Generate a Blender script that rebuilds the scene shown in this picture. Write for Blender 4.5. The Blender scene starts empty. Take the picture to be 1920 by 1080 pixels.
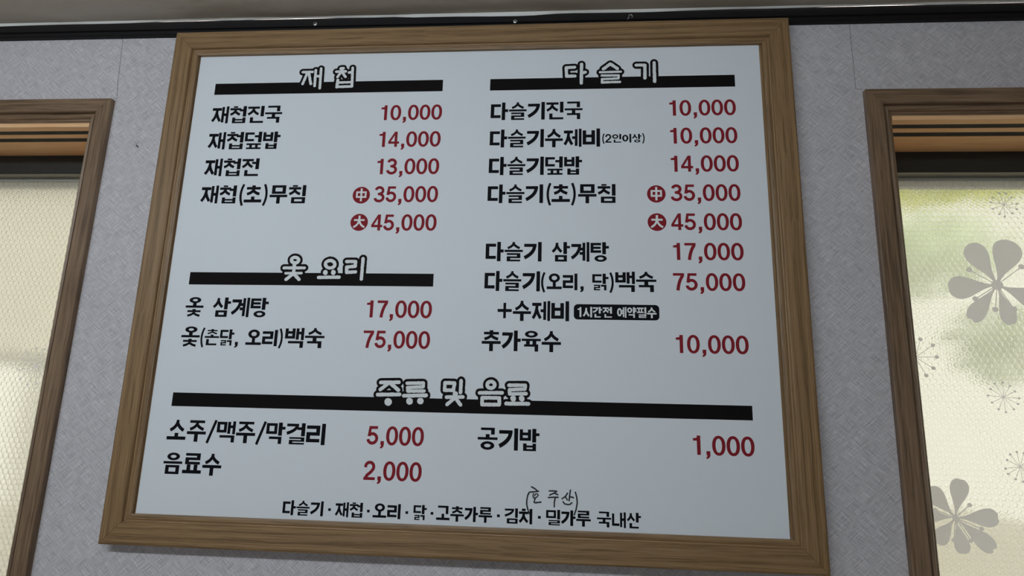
import bpy, bmesh, math, random
from mathutils import Matrix, Vector
from mathutils.geometry import delaunay_2d_cdt

sc = bpy.context.scene
COL = sc.collection
PI = math.pi
random.seed(7)

# ------------------------------------------------------------------ camera, sky, lights, exposure
cam_data = bpy.data.cameras.new('camera')
cam_data.sensor_width = 36.0
cam_data.lens = 1175.0 / 1920.0 * 36.0
cam_data.clip_start = 0.01
cam = bpy.data.objects.new('camera', cam_data)
COL.objects.link(cam)
RX = (0.99664985, 0.07619386, 0.02972484)
RY = (0.01296234, 0.21169286, -0.97725028)
RZ = (-0.08075301, 0.97436165, 0.20999601)
cam.matrix_world = Matrix(((RX[0], -RY[0], -RZ[0], 0.1831),
                           (RX[1], -RY[1], -RZ[1], -1.1023),
                           (RX[2], -RY[2], -RZ[2], 1.6471),
                           (0, 0, 0, 1)))
sc.camera = cam

world = bpy.data.worlds.new('hazy_sky')
sc.world = world
world.use_nodes = True
wn = world.node_tree.nodes
wn['Background'].inputs['Color'].default_value = (1.0, 0.972, 0.905, 1)
wn['Background'].inputs['Strength'].default_value = 1.9


def area(name, loc, target, sx, sy, watts, color):
    d = bpy.data.lights.new(name, 'AREA')
    d.shape = 'RECTANGLE'
    d.size, d.size_y, d.energy, d.color = sx, sy, watts, color
    o = bpy.data.objects.new(name, d)
    COL.objects.link(o)
    o.location = loc
    o.rotation_euler = (Vector(target) - Vector(loc)).to_track_quat('-Z', 'Y').to_euler()
    return o


# long ceiling lamp parallel to the wall (above and behind the viewer) and daylight from the room's far windows
area('ceiling_lamp_light', (-0.55, -1.52, 2.385), (-0.50, 0.0, 1.35), 2.0, 0.10, 13.5, (0.82, 0.925, 1.0))
area('far_window_daylight', (-0.9, -3.85, 1.45), (0.0, 0.0, 1.45), 2.6, 1.3, 10.5, (0.78, 0.89, 1.0))

sun = bpy.data.lights.new('sun', 'SUN')
sun.energy, sun.angle, sun.color = 8.0, 0.02, (1.0, 0.95, 0.85)
sun_o = bpy.data.objects.new('sun', sun)
COL.objects.link(sun_o)
sun_o.location = (-3, -6, 9)
sun_o.rotation_euler = Vector((0.30, 1.0, -0.72)).to_track_quat('-Z', 'Y').to_euler()

sc.view_settings.view_transform = 'Standard'
sc.view_settings.look = 'None'
sc.view_settings.gamma = 1.0
sc.view_settings.use_curve_mapping = False
sc.view_settings.exposure = 0.0
sc.cycles.use_denoising = True
sc.cycles.caustics_refractive = True
sc.cycles.caustics_reflective = False


# ------------------------------------------------------------------ helpers
def tag(o, label=None, cat=None, group=None, kind=None):
    if label: o['label'] = label
    if cat: o['category'] = cat
    if group: o['group'] = group
    if kind: o['kind'] = kind
    return o


def empty(name, loc=(0, 0, 0), parent=None):
    o = bpy.data.objects.new(name, None)
    COL.objects.link(o)
    o.empty_display_size = 0.05
    o.location = loc
    o.parent = parent
    return o


def mesh(name, verts, faces, material, parent=None, smooth=False):
    me = bpy.data.meshes.new(name)
    me.from_pydata([tuple(v) for v in verts], [], faces)
    me.update()
    bm = bmesh.new()
    bm.from_mesh(me)
    bmesh.ops.recalc_face_normals(bm, faces=bm.faces)
    bm.to_mesh(me)
    bm.free()
    if smooth:
        for p in me.polygons: p.use_smooth = True
    if material: me.materials.append(material)
    o = bpy.data.objects.new(name, me)
    COL.objects.link(o)
    o.parent = parent
    return o


class MB:
    def __init__(self): self.v, self.f = [], []

    def add(self, vs, fs):
        n = len(self.v)
        self.v += [tuple(v) for v in vs]
        self.f += [tuple(i + n for i in f) for f in fs]

    def box(self, x0, x1, y0, y1, z0, z1):
        self.add([(x0, y0, z0), (x1, y0, z0), (x1, y1, z0), (x0, y1, z0),
                  (x0, y0, z1), (x1, y0, z1), (x1, y1, z1), (x0, y1, z1)],
                 [(0, 3, 2, 1), (4, 5, 6, 7), (0, 1, 5, 4), (1, 2, 6, 5), (2, 3, 7, 6), (3, 0, 4, 7)])

    def extrude_x(self, prof, x0, x1):
        n = len(prof)
        self.add([(x0, y, z) for y, z in prof] + [(x1, y, z) for y, z in prof],
                 [(i, (i + 1) % n, n + (i + 1) % n, n + i) for i in range(n)] +
                 [tuple(range(n - 1, -1, -1)), tuple(range(n, 2 * n))])

    def tube(self, pts, r, sides=6):
        rings = []
        pts = [Vector(p) for p in pts]
        for i, p in enumerate(pts):
            t = (pts[min(i + 1, len(pts) - 1)] - pts[max(i - 1, 0)]).normalized()
            a = t.cross(Vector((0.3, 0.9, 0.31))).normalized()
            b = t.cross(a)
            rr = r[i] if isinstance(r, (list, tuple)) else r
            rings.append([p + (a * math.cos(2 * PI * k / sides) + b * math.sin(2 * PI * k / sides)) * rr for k in range(sides)])
        vs = [v for ring in rings for v in ring]
        fs = []
        for i in range(len(pts) - 1):
            for k in range(sides):
                k2 = (k + 1) % sides
                fs.append((i * sides + k, i * sides + k2, (i + 1) * sides + k2, (i + 1) * sides + k))
        fs.append(tuple(range(sides)))
        fs.append(tuple((len(pts) - 1) * sides + k for k in range(sides)))
        self.add(vs, fs)

    def build(self, name, material, parent=None, smooth=False):
        return mesh(name, self.v, self.f, material, parent, smooth)


# ------------------------------------------------------------------ materials
def mat(name):
    m = bpy.data.materials.new(name)
    m.use_nodes = True
    return m, m.node_tree.nodes, m.node_tree.links, m.node_tree.nodes['Principled BSDF']


def plain(name, color, rough=0.5, metal=0.0, spec=0.5):
    m, n, l, b = mat(name)
    b.inputs['Base Color'].default_value = (*color, 1)
    b.inputs['Roughness'].default_value = rough
    b.inputs['Metallic'].default_value = metal
    b.inputs['Specular IOR Level'].default_value = spec
    return m


def node(n, kind, **kw):
    x = n.new(kind)
    for k, v in kw.items(): setattr(x, k, v)
    return x


def math_node(n, l, op, a, b=None, c=None):
    x = n.new('ShaderNodeMath')
    x.operation = op
    for i, q in enumerate((a, b, c)):
        if q is None: continue
        if hasattr(q, 'is_output'): l.new(q, x.inputs[i])
        else: x.inputs[i].default_value = q
    return x.outputs[0]


def ramp(n, l, fac, stops):
    r = n.new('ShaderNodeValToRGB')
    e = r.color_ramp.elements
    while len(e) < len(stops): e.new(0.5)
    for i, (p, c) in enumerate(stops):
        e[i].position = p
        e[i].color = (*c, 1) if len(c) == 3 else c
    l.new(fac, r.inputs[0])
    return r.outputs[0]


def noise(n, l, vec, scale3, rot=(0, 0, 0), detail=2.0, rough=0.5, scale=1.0):
    mp = n.new('ShaderNodeMapping')
    mp.vector_type = 'POINT'
    mp.inputs['Scale'].default_value = scale3
    mp0 = n.new('ShaderNodeMapping')
    mp0.inputs['Rotation'].default_value = rot
    l.new(vec, mp0.inputs['Vector'])
    l.new(mp0.outputs[0], mp.inputs['Vector'])
    t = n.new('ShaderNodeTexNoise')
    t.inputs['Scale'].default_value = scale
    t.inputs['Detail'].default_value = detail
    t.inputs['Roughness'].default_value = rough
    l.new(mp.outputs[0], t.inputs['Vector'])
    return t.outputs['Fac']


def wood(name, dark, mid, light, rough=0.45, fine=420, broad=55, along=5, contrast=1.0, spec=0.4, bump=0.15):
    """grain runs along the object's own X axis"""
    m, n, l, b = mat(name)
    tc = n.new('ShaderNodeTexCoord').outputs['Object']
    wob = noise(n, l, tc, (9, 9, 9), detail=2)
    off = n.new('ShaderNodeVectorMath')
    off.operation = 'MULTIPLY_ADD'
    l.new(wob, off.inputs[0])
    off.inputs[1].default_value = (0, 0.0035, 0.0035)
    l.new(tc, off.inputs[2])
    v = off.outputs[0]
    a = noise(n, l, v, (along * 0.5, broad, broad), detail=3)
    f = noise(n, l, v, (along * 2.2, fine, fine), detail=3, rough=0.6)
    s = math_node(n, l, 'ADD', math_node(n, l, 'MULTIPLY', a, 0.35), math_node(n, l, 'MULTIPLY', f, 0.65))
    w = 0.17 / contrast
    c = ramp(n, l, s, [(0.5 - w, dark), (0.5, mid), (0.5 + w, light)])
    l.new(c, b.inputs['Base Color'])
    b.inputs['Roughness'].default_value = rough
    b.inputs['Specular IOR Level'].default_value = spec
    bp = n.new('ShaderNodeBump')
    bp.inputs['Strength'].default_value = bump
    bp.inputs['Distance'].default_value = 0.001
    l.new(f, bp.inputs['Height'])
    l.new(bp.outputs[0], b.inputs['Normal'])
    return m


M = {}
M['oak'] = wood('oak_veneer', (0.135, 0.076, 0.03), (0.26, 0.153, 0.068), (0.345, 0.212, 0.10), fine=800, broad=150, along=4, contrast=1.35)
M['walnut'] = wood('varnished_walnut', (0.11, 0.066, 0.038), (0.22, 0.14, 0.084), (0.31, 0.205, 0.128), rough=0.36, fine=260, broad=45, along=5, contrast=1.1)
M['track'] = wood('lit_wood', (0.84, 0.45, 0.21), (0.93, 0.56, 0.29), (0.95, 0.65, 0.38), rough=0.5, fine=180, broad=40, along=4, contrast=0.9)  # same wood as the casing, with window light put into the pale colour
M['groove'] = plain('groove_shade', (0.012, 0.009, 0.008), 0.7)  # near-black stands for the shade inside slots
M['trim'] = plain('black_trim', (0.010, 0.009, 0.0095), 0.55, 0, 0.2)
M['alu'] = plain('dark_aluminium', (0.030, 0.032, 0.030), 0.45, 0.2)
M['alu_light'] = plain('pale_aluminium', (0.34, 0.335, 0.29), 0.5, 0.1)
M['panel'] = plain('white_panel', (0.785, 0.815, 0.85), 0.5, 0, 0.2)
M['panel_edge'] = plain('panel_edge', (0.62, 0.64, 0.66), 0.5)
M['ink'] = plain('black_print', (0.006, 0.006, 0.0085), 0.6, 0, 0.06)
M['ink_brown'] = plain('warm_black_print', (0.0085, 0.0065, 0.0068), 0.6, 0, 0.06)
M['ink_white'] = plain('white_print', (0.80, 0.815, 0.82), 0.5, 0, 0.2)
M['red'] = plain('red_print', (0.26, 0.019, 0.027), 0.6, 0, 0.08)
M['marker'] = plain('marker_ink', (0.012, 0.012, 0.016), 0.5)
M['steel'] = plain('zinc_steel', (0.72, 0.72, 0.70), 0.32, 0.85)
M['paper'] = plain('white_paper_edge', (0.90, 0.89, 0.85), 0.8)
M['seam'] = plain('paper_seam', (0.16, 0.15, 0.16), 0.9)
M['insect'] = plain('insect_black', (0.012, 0.011, 0.010), 0.6)
M['sill'] = plain('white_sill', (0.85, 0.82, 0.76), 0.5)  # unseen sill, coloured white to bounce light onto the head track
M['room'] = plain('room_plaster', (0.62, 0.60, 0.60), 0.8)
M['floor'] = plain('floor_boards', (0.52, 0.45, 0.36), 0.5)


def wallpaper():
    m, n, l, b = mat('linen_wallpaper')
    tc = n.new('ShaderNodeTexCoord').outputs['Object']
    a1 = noise(n, l, tc, (34, 1, 1250), (0, PI * 0.235, 0), detail=3, rough=0.75)
    a2 = noise(n, l, tc, (34, 1, 1250), (0, -PI * 0.235, 0), detail=3, rough=0.75)
    mx = math_node(n, l, 'MAXIMUM', a1, a2)
    mn = math_node(n, l, 'MINIMUM', a1, a2)
    lightl = math_node(n, l, 'MULTIPLY', math_node(n, l, 'SUBTRACT', mx, 0.53), 2.6)
    darkl = math_node(n, l, 'MULTIPLY', math_node(n, l, 'SUBTRACT', mn, 0.45), 2.9)
    s = math_node(n, l, 'ADD', math_node(n, l, 'ADD', lightl, darkl), 0.5)
    big = noise(n, l, tc, (5, 5, 5), detail=3)
    s2 = math_node(n, l, 'MULTIPLY_ADD', math_node(n, l, 'SUBTRACT', big, 0.5), 0.25, s)
    c = ramp(n, l, s2, [(0.05, (0.36, 0.337, 0.35)), (0.42, (0.545, 0.512, 0.53)), (0.58, (0.59, 0.555, 0.572)), (0.97, (0.80, 0.757, 0.777))])
    l.new(c, b.inputs['Base Color'])
    b.inputs['Roughness'].default_value = 0.6
    bp = n.new('ShaderNodeBump')
    bp.inputs['Strength'].default_value = 0.25
    bp.inputs['Distance'].default_value = 0.001
    l.new(s, bp.inputs['Height'])
    l.new(bp.outputs[0], b.inputs['Normal'])
    return m


def ceiling_paper():
    m, n, l, b = mat('ceiling_paper')
    tc = n.new('ShaderNodeTexCoord').outputs['Object']
    s = noise(n, l, tc, (6, 14, 6), detail=4)
    c = ramp(n, l, s, [(0.3, (0.66, 0.60, 0.52)), (0.7, (0.74, 0.68, 0.60))])
    l.new(c, b.inputs['Base Color'])
    b.inputs['Roughness'].default_value = 0.7
    bp = n.new('ShaderNodeBump')
    bp.inputs['Strength'].default_value = 0.3
    bp.inputs['Distance'].default_value = 0.01
    l.new(s, bp.inputs['Height'])
    l.new(bp.outputs[0], b.inputs['Normal'])
    return m


def bubble_film():
    """embossed privacy film: hexagonal grid of round bubbles"""
    m, n, l, b = mat('bubble_film')
    n.remove(b)
    out = n['Material Output']
    tc = n.new('ShaderNodeTexCoord').outputs['Object']
    sep = n.new('ShaderNodeSeparateXYZ')
    l.new(tc, sep.inputs[0])
    P = 0.0122
    hx, hz = P / 2, P * math.sqrt(3) / 2

    def lattice(dx, dz):
        x = math_node(n, l, 'WRAP', math_node(n, l, 'ADD', sep.outputs['X'], dx), hx, -hx)
        z = math_node(n, l, 'WRAP', math_node(n, l, 'ADD', sep.outputs['Z'], dz), hz, -hz)
        return math_node(n, l, 'SQRT', math_node(n, l, 'ADD', math_node(n, l, 'MULTIPLY', x, x), math_node(n, l, 'MULTIPLY', z, z)))
    d = math_node(n, l, 'MINIMUM', lattice(0, 0), lattice(hx, hz))
    t = math_node(n, l, 'DIVIDE', d, 0.0050)
    h = math_node(n, l, 'MAXIMUM', math_node(n, l, 'SUBTRACT', 1.0, math_node(n, l, 'POWER', t, 4.0)), 0.0)
    wob = noise(n, l, tc, (160, 160, 160), detail=2)
    hh = math_node(n, l, 'MULTIPLY_ADD', wob, 0.5, h)
    bp = n.new('ShaderNodeBump')
    bp.inputs['Strength'].default_value = 1.0
    bp.inputs['Distance'].default_value = 0.0017
    l.new(hh, bp.inputs['Height'])
    # the rim of every bubble has a darker translucent colour
    rim = math_node(n, l, 'SUBTRACT', 1.0, math_node(n, l, 'MINIMUM', math_node(n, l, 'MULTIPLY', math_node(n, l, 'ABSOLUTE', math_node(n, l, 'SUBTRACT', t, 0.97)), 6.0), 1.0))
    tr = n.new('ShaderNodeBsdfTranslucent')
    l.new(ramp(n, l, rim, [(0, (0.93, 0.92, 0.87)), (1, (0.80, 0.79, 0.73))]), tr.inputs['Color'])
    rf = n.new('ShaderNodeBsdfRefraction')
    rf.inputs['Color'].default_value = (0.97, 0.97, 0.93, 1)
    rf.inputs['Roughness'].default_value = 0.09
    rf.inputs['IOR'].default_value = 1.22
    l.new(bp.outputs[0], rf.inputs['Normal'])
    mix = n.new('ShaderNodeMixShader')
    mix.inputs[0].default_value = 0.68
    l.new(tr.outputs[0], mix.inputs[1])
    l.new(rf.outputs[0], mix.inputs[2])
    df = n.new('ShaderNodeBsdfPrincipled')
    df.inputs['Base Color'].default_value = (0.75, 0.75, 0.72, 1)
    df.inputs['Roughness'].default_value = 0.25
    l.new(bp.outputs[0], df.inputs['Normal'])
    mix2 = n.new('ShaderNodeMixShader')
    mix2.inputs[0].default_value = 0.16
    l.new(mix.outputs[0], mix2.inputs[1])
    l.new(df.outputs[0], mix2.inputs[2])
    l.new(mix2.outputs[0], out.inputs['Surface'])
    return m


def frosted_print():
    m, n, l, b = mat('frosted_flower_print')
    n.remove(b)
    out = n['Material Output']
    tc = n.new('ShaderNodeTexCoord').outputs['Object']
    s = noise(n, l, tc, (220, 220, 420), detail=2)
    bp = n.new('ShaderNodeBump')
    bp.inputs['Strength'].default_value = 0.5
    bp.inputs['Distance'].default_value = 0.001
    l.new(s, bp.inputs['Height'])
    d = n.new('ShaderNodeBsdfDiffuse')
    d.inputs['Color'].default_value = (0.84, 0.83, 0.88, 1)
    l.new(bp.outputs[0], d.inputs['Normal'])
    t = n.new('ShaderNodeBsdfTranslucent')
    t.inputs['Color'].default_value = (0.86, 0.85, 0.93, 1)
    x = n.new('ShaderNodeMixShader')
    x.inputs[0].default_value = 0.62
    l.new(d.outputs[0], x.inputs[1])
    l.new(t.outputs[0], x.inputs[2])
    l.new(x.outputs[0], out.inputs['Surface'])
    return m


def clear_glass():
    m, n, l, b = mat('clear_glass')
    n.remove(b)
    t = n.new('ShaderNodeBsdfTransparent')
    t.inputs['Color'].default_value = (0.97, 0.98, 0.97, 1)
    g = n.new('ShaderNodeBsdfGlossy')
    g.inputs['Roughness'].default_value = 0.05
    x = n.new('ShaderNodeMixShader')
    x.inputs[0].default_value = 0.04
    l.new(t.outputs[0], x.inputs[1])
    l.new(g.outputs[0], x.inputs[2])
    l.new(x.outputs[0], n['Material Output'].inputs['Surface'])
    return m


def mottled(name, stops, scale, rough=0.8):
    m, n, l, b = mat(name)
    tc = n.new('ShaderNodeTexCoord').outputs['Object']
    l.new(ramp(n, l, noise(n, l, tc, (scale,) * 3, detail=4), stops), b.inputs['Base Color'])
    b.inputs['Roughness'].default_value = rough
    return m


M['wallpaper'] = wallpaper()
M['ceiling'] = ceiling_paper()
M['film'] = bubble_film()
M['print'] = frosted_print()
M['glass'] = clear_glass()
M['ground'] = mottled('pale_ground', [(0.3, (0.23, 0.21, 0.18)), (0.7, (0.30, 0.28, 0.24))], 1.5)
M['stucco'] = mottled('cream_stucco', [(0.3, (0.27, 0.25, 0.21)), (0.7, (0.32, 0.30, 0.26))], 2.0)
M['roof'] = mottled('grey_roof', [(0.3, (0.25, 0.24, 0.23)), (0.7, (0.34, 0.33, 0.31))], 5.0)
M['bark'] = mottled('bark', [(0.3, (0.10, 0.07, 0.05)), (0.7, (0.18, 0.13, 0.09))], 20.0)


def leaf_mat(name, col, trans):
    m, n, l, b = mat(name)
    n.remove(b)
    d = n.new('ShaderNodeBsdfDiffuse')
    d.inputs['Color'].default_value = (*col, 1)
    t = n.new('ShaderNodeBsdfTranslucent')
    t.inputs['Color'].default_value = (*trans, 1)
    x = n.new('ShaderNodeMixShader')
    x.inputs[0].default_value = 0.5
    l.new(d.outputs[0], x.inputs[1])
    l.new(t.outputs[0], x.inputs[2])
    l.new(x.outputs[0], n['Material Output'].inputs['Surface'])
    return m


M['leaf'] = leaf_mat('yellow_green_leaf', (0.78, 0.84, 0.05), (0.90, 0.95, 0.06))
M['leaf_grey'] = leaf_mat('grey_green_leaf', (0.55, 0.65, 0.50), (0.66, 0.76, 0.60))
# ------------------------------------------------------------------ lettering: every glyph is drawn as strokes in a 1000-unit square
def offset_strip(pts, w, closed=False):
    """centre line -> left and right outlines with mitred joins; w may vary along the line"""
    n = len(pts)
    L, R = [], []
    for i in range(n):
        p = Vector(pts[i])
        a = Vector(pts[i - 1]) if (i > 0 or closed) else None
        b = Vector(pts[(i + 1) % n]) if (i < n - 1 or closed) else None
        d1 = (p - a).normalized() if a is not None else None
        d2 = (b - p).normalized() if b is not None else None
        if d1 is None: d1 = d2
        if d2 is None: d2 = d1
        n1, n2 = Vector((-d1.y, d1.x)), Vector((-d2.y, d2.x))
        m = n1 + n2
        m = m.normalized() if m.length > 1e-6 else n1
        k = 1.0 / max(0.45, m.dot(n1))
        ww = w[i] if isinstance(w, (list, tuple)) else w
        L.append(p + m * ww * 0.5 * k)
        R.append(p - m * ww * 0.5 * k)
    return L, R


class Ink:
    """flat polygons (2-D) collected for one piece of lettering"""
    def __init__(self): self.polys = []

    def stroke(self, pts, w, closed=False):
        L, R = offset_strip(pts, w, closed)
        n = len(pts)
        for i in range(n if closed else n - 1):
            j = (i + 1) % n
            self.polys.append([L[i], R[i], R[j], L[j]])

    def poly(self, pts): self.polys.append([Vector(p) for p in pts])

    def rect(self, x0, y0, x1, y1): self.poly([(x0, y0), (x1, y0), (x1, y1), (x0, y1)])

    def ring(self, x0, y0, x1, y1, wx, wy, n=40, p=2.0):
        cx, cy, rx, ry = (x0 + x1) / 2, (y0 + y1) / 2, (x1 - x0) / 2, (y1 - y0) / 2

        def pt(a, rx, ry):
            c, s = math.cos(a), math.sin(a)
            return Vector((cx + rx * math.copysign(abs(c) ** (2 / p), c), cy + ry * math.copysign(abs(s) ** (2 / p), s)))
        o = [pt(2 * PI * k / n, rx, ry) for k in range(n)]
        q = [pt(2 * PI * k / n, rx - wx, ry - wy) for k in range(n)]
        for k in range(n):
            j = (k + 1) % n
            self.polys.append([o[k], q[k], q[j], o[j]])

    def disc(self, cx, cy, r, n=40): self.poly([(cx + r * math.cos(2 * PI * k / n), cy + r * math.sin(2 * PI * k / n)) for k in range(n)])

    def bounds(self):
        xs = [v.x for p in self.polys for v in p]
        ys = [v.y for p in self.polys for v in p]
        return min(xs), min(ys), max(xs), max(ys)

    def xf(self, sx, sy, tx, ty):
        for p in self.polys:
            for i, v in enumerate(p): p[i] = Vector((v.x * sx + tx, v.y * sy + ty))
        return self

    def take(self, other): self.polys += other.polys


def bez(p0, p1, p2, n=10):
    p0, p1, p2 = Vector(p0), Vector(p1), Vector(p2)
    return [p0 * (1 - t) ** 2 + p1 * 2 * t * (1 - t) + p2 * t * t for t in [k / n for k in range(n + 1)]]


def arc(cx, cy, rx, ry, a0, a1, n=16):
    return [Vector((cx + rx * math.cos(math.radians(a0 + (a1 - a0) * k / n)), cy + ry * math.sin(math.radians(a0 + (a1 - a0) * k / n)))) for k in range(n + 1)]


def jamo(g, c, x0, y0, x1, y1, v, h, pos):
    """one consonant inside a box; pos: 'l' left of a vowel, 't' above a vowel, 'f' final"""
    W, H = x1 - x0, y1 - y0
    cx, cy = (x0 + x1) / 2, (y0 + y1) / 2
    lg = min(v, h * 1.12)
    if c == 'ㄱ':
        if pos == 'l':
            g.rect(x0 + 0.02 * W, y1 - h, x1, y1)
            g.stroke(bez((x1 - v * 0.53, y1 - h * 0.5), (x1 - v * 0.50, y0 + 0.42 * H), (x0 + lg * 0.2, y0 + lg * 0.35), 12), lg * 1.05)
        else:
            g.rect(x0, y1 - h, x1, y1)
            g.rect(x1 - v, y0, x1, y1 - h)
    elif c == 'ㄴ':
        g.rect(x0, y0, x0 + v, y1)
        g.rect(x0 + v, y0, x1, y0 + h)
    elif c in 'ㄷㅌ':
        g.rect(x0, y0, x0 + v, y1)
        g.rect(x0 + v, y1 - h, x1, y1)
        g.rect(x0 + v, y0, x1, y0 + h)
        if c == 'ㅌ': g.rect(x0 + v, cy - h * 0.46, x1 - 0.04 * W, cy + h * 0.46)
    elif c == 'ㄹ':
        hh = min(h, H * 0.235)
        g.rect(x0, y1 - hh, x1, y1)
        g.rect(x0, cy - hh / 2, x1, cy + hh / 2)
        g.rect(x0, y0, x1, y0 + hh)
        g.rect(x1 - v, cy + hh / 2, x1, y1 - hh)
        g.rect(x0, y0 + hh, x0 + v, cy - hh / 2)
    elif c == 'ㅁ':
        hh = min(h, H * 0.32)
        g.rect(x0, y0, x0 + v, y1)
        g.rect(x1 - v, y0, x1, y1)
        g.rect(x0 + v, y0, x1 - v, y0 + hh)
        g.rect(x0 + v, y1 - hh, x1 - v, y1)
    elif c == 'ㅂ':
        hh = min(h, H * 0.27)
        g.rect(x0, y0, x0 + v, y1)
        g.rect(x1 - v, y0, x1, y1)
        g.rect(x0 + v, y0, x1 - v, y0 + hh)
        m = y0 + H * 0.60
        g.rect(x0 + v, m - hh / 2, x1 - v, m + hh / 2)
    elif c == 'ㅍ':
        hh = min(h, H * 0.3)
        vv = v * 0.86
        g.rect(x0, y1 - hh, x1, y1)
        g.rect(x0, y0, x1, y0 + hh)
        for q in (0.30, 0.70): g.rect(x0 + W * q - vv / 2, y0 + hh, x0 + W * q + vv / 2, y1 - hh)
    elif c == 'ㅅ':
        t = lg * 0.5
        g.stroke(bez((cx, y1), (cx + 0.01 * W, y0 + 0.42 * H), (x0 + t * 0.5, y0 + t * 0.62), 12), lg)
        g.stroke(bez((cx, y0 + 0.72 * H), (cx + 0.12 * W, y0 + 0.34 * H), (x1 - t * 0.5, y0 + t * 0.62), 10), lg)
    elif c in 'ㅈㅊ':
        top = y1
        hh = min(h, H * 0.26)
        if c == 'ㅊ':
            tk = H * (0.17 if pos != 'f' else 0.16)
            g.rect(cx - W * 0.20, y1 - min(hh, tk), cx + W * 0.20, y1) if pos == 'l' else g.rect(cx - v * 0.5, y1 - tk - 2, cx + v * 0.5, y1)
            top = y1 - tk - (H * 0.035 if pos == 'l' else 0)
        l2 = min(lg, hh * 1.15)
        g.rect(x0, top - hh, x1, top)
        ym = top - hh * 0.7
        g.stroke(bez((cx + 0.02 * W, ym), (cx - 0.02 * W, y0 + 0.42 * (ym - y0)), (x0 + l2 * 0.25, y0 + l2 * 0.36), 12), l2)
        g.stroke(bez((cx, y0 + 0.72 * (ym - y0)), (cx + 0.12 * W, y0 + 0.36 * (ym - y0)), (x1 - l2 * 0.25, y0 + l2 * 0.36), 10), l2)
    elif c == 'ㅇ':
        g.ring(x0 + 0.03 * W, y0, x1 - 0.03 * W, y1, v, min(h, H * 0.3))
    elif c == 'ㄺ':
        m = x0 + W * 0.53
        jamo(g, 'ㄹ', x0, y0, m - 22, y1, v * 0.62, h * 0.82, 'f')
        jamo(g, 'ㄱ', m + 22, y0, x1, y1, v * 0.82, h * 0.95, 'f')


CHO = 'ㄱㄲㄴㄷㄸㄹㅁㅂㅃㅅㅆㅇㅈㅉㅊㅋㅌㅍㅎ'
JUNG = 'ㅏㅐㅑㅒㅓㅔㅕㅖㅗㅘㅙㅚㅛㅜㅝㅞㅟㅠㅡㅢㅣ'
JONG = ['', 'ㄱ', 'ㄲ', 'ㄳ', 'ㄴ', 'ㄵ', 'ㄶ', 'ㄷ', 'ㄹ', 'ㄺ', 'ㄻ', 'ㄼ', 'ㄽ', 'ㄾ', 'ㄿ', 'ㅀ', 'ㅁ', 'ㅂ', 'ㅄ', 'ㅅ', 'ㅆ', 'ㅇ', 'ㅈ', 'ㅊ', 'ㅋ', 'ㅌ', 'ㅍ', 'ㅎ']


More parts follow.
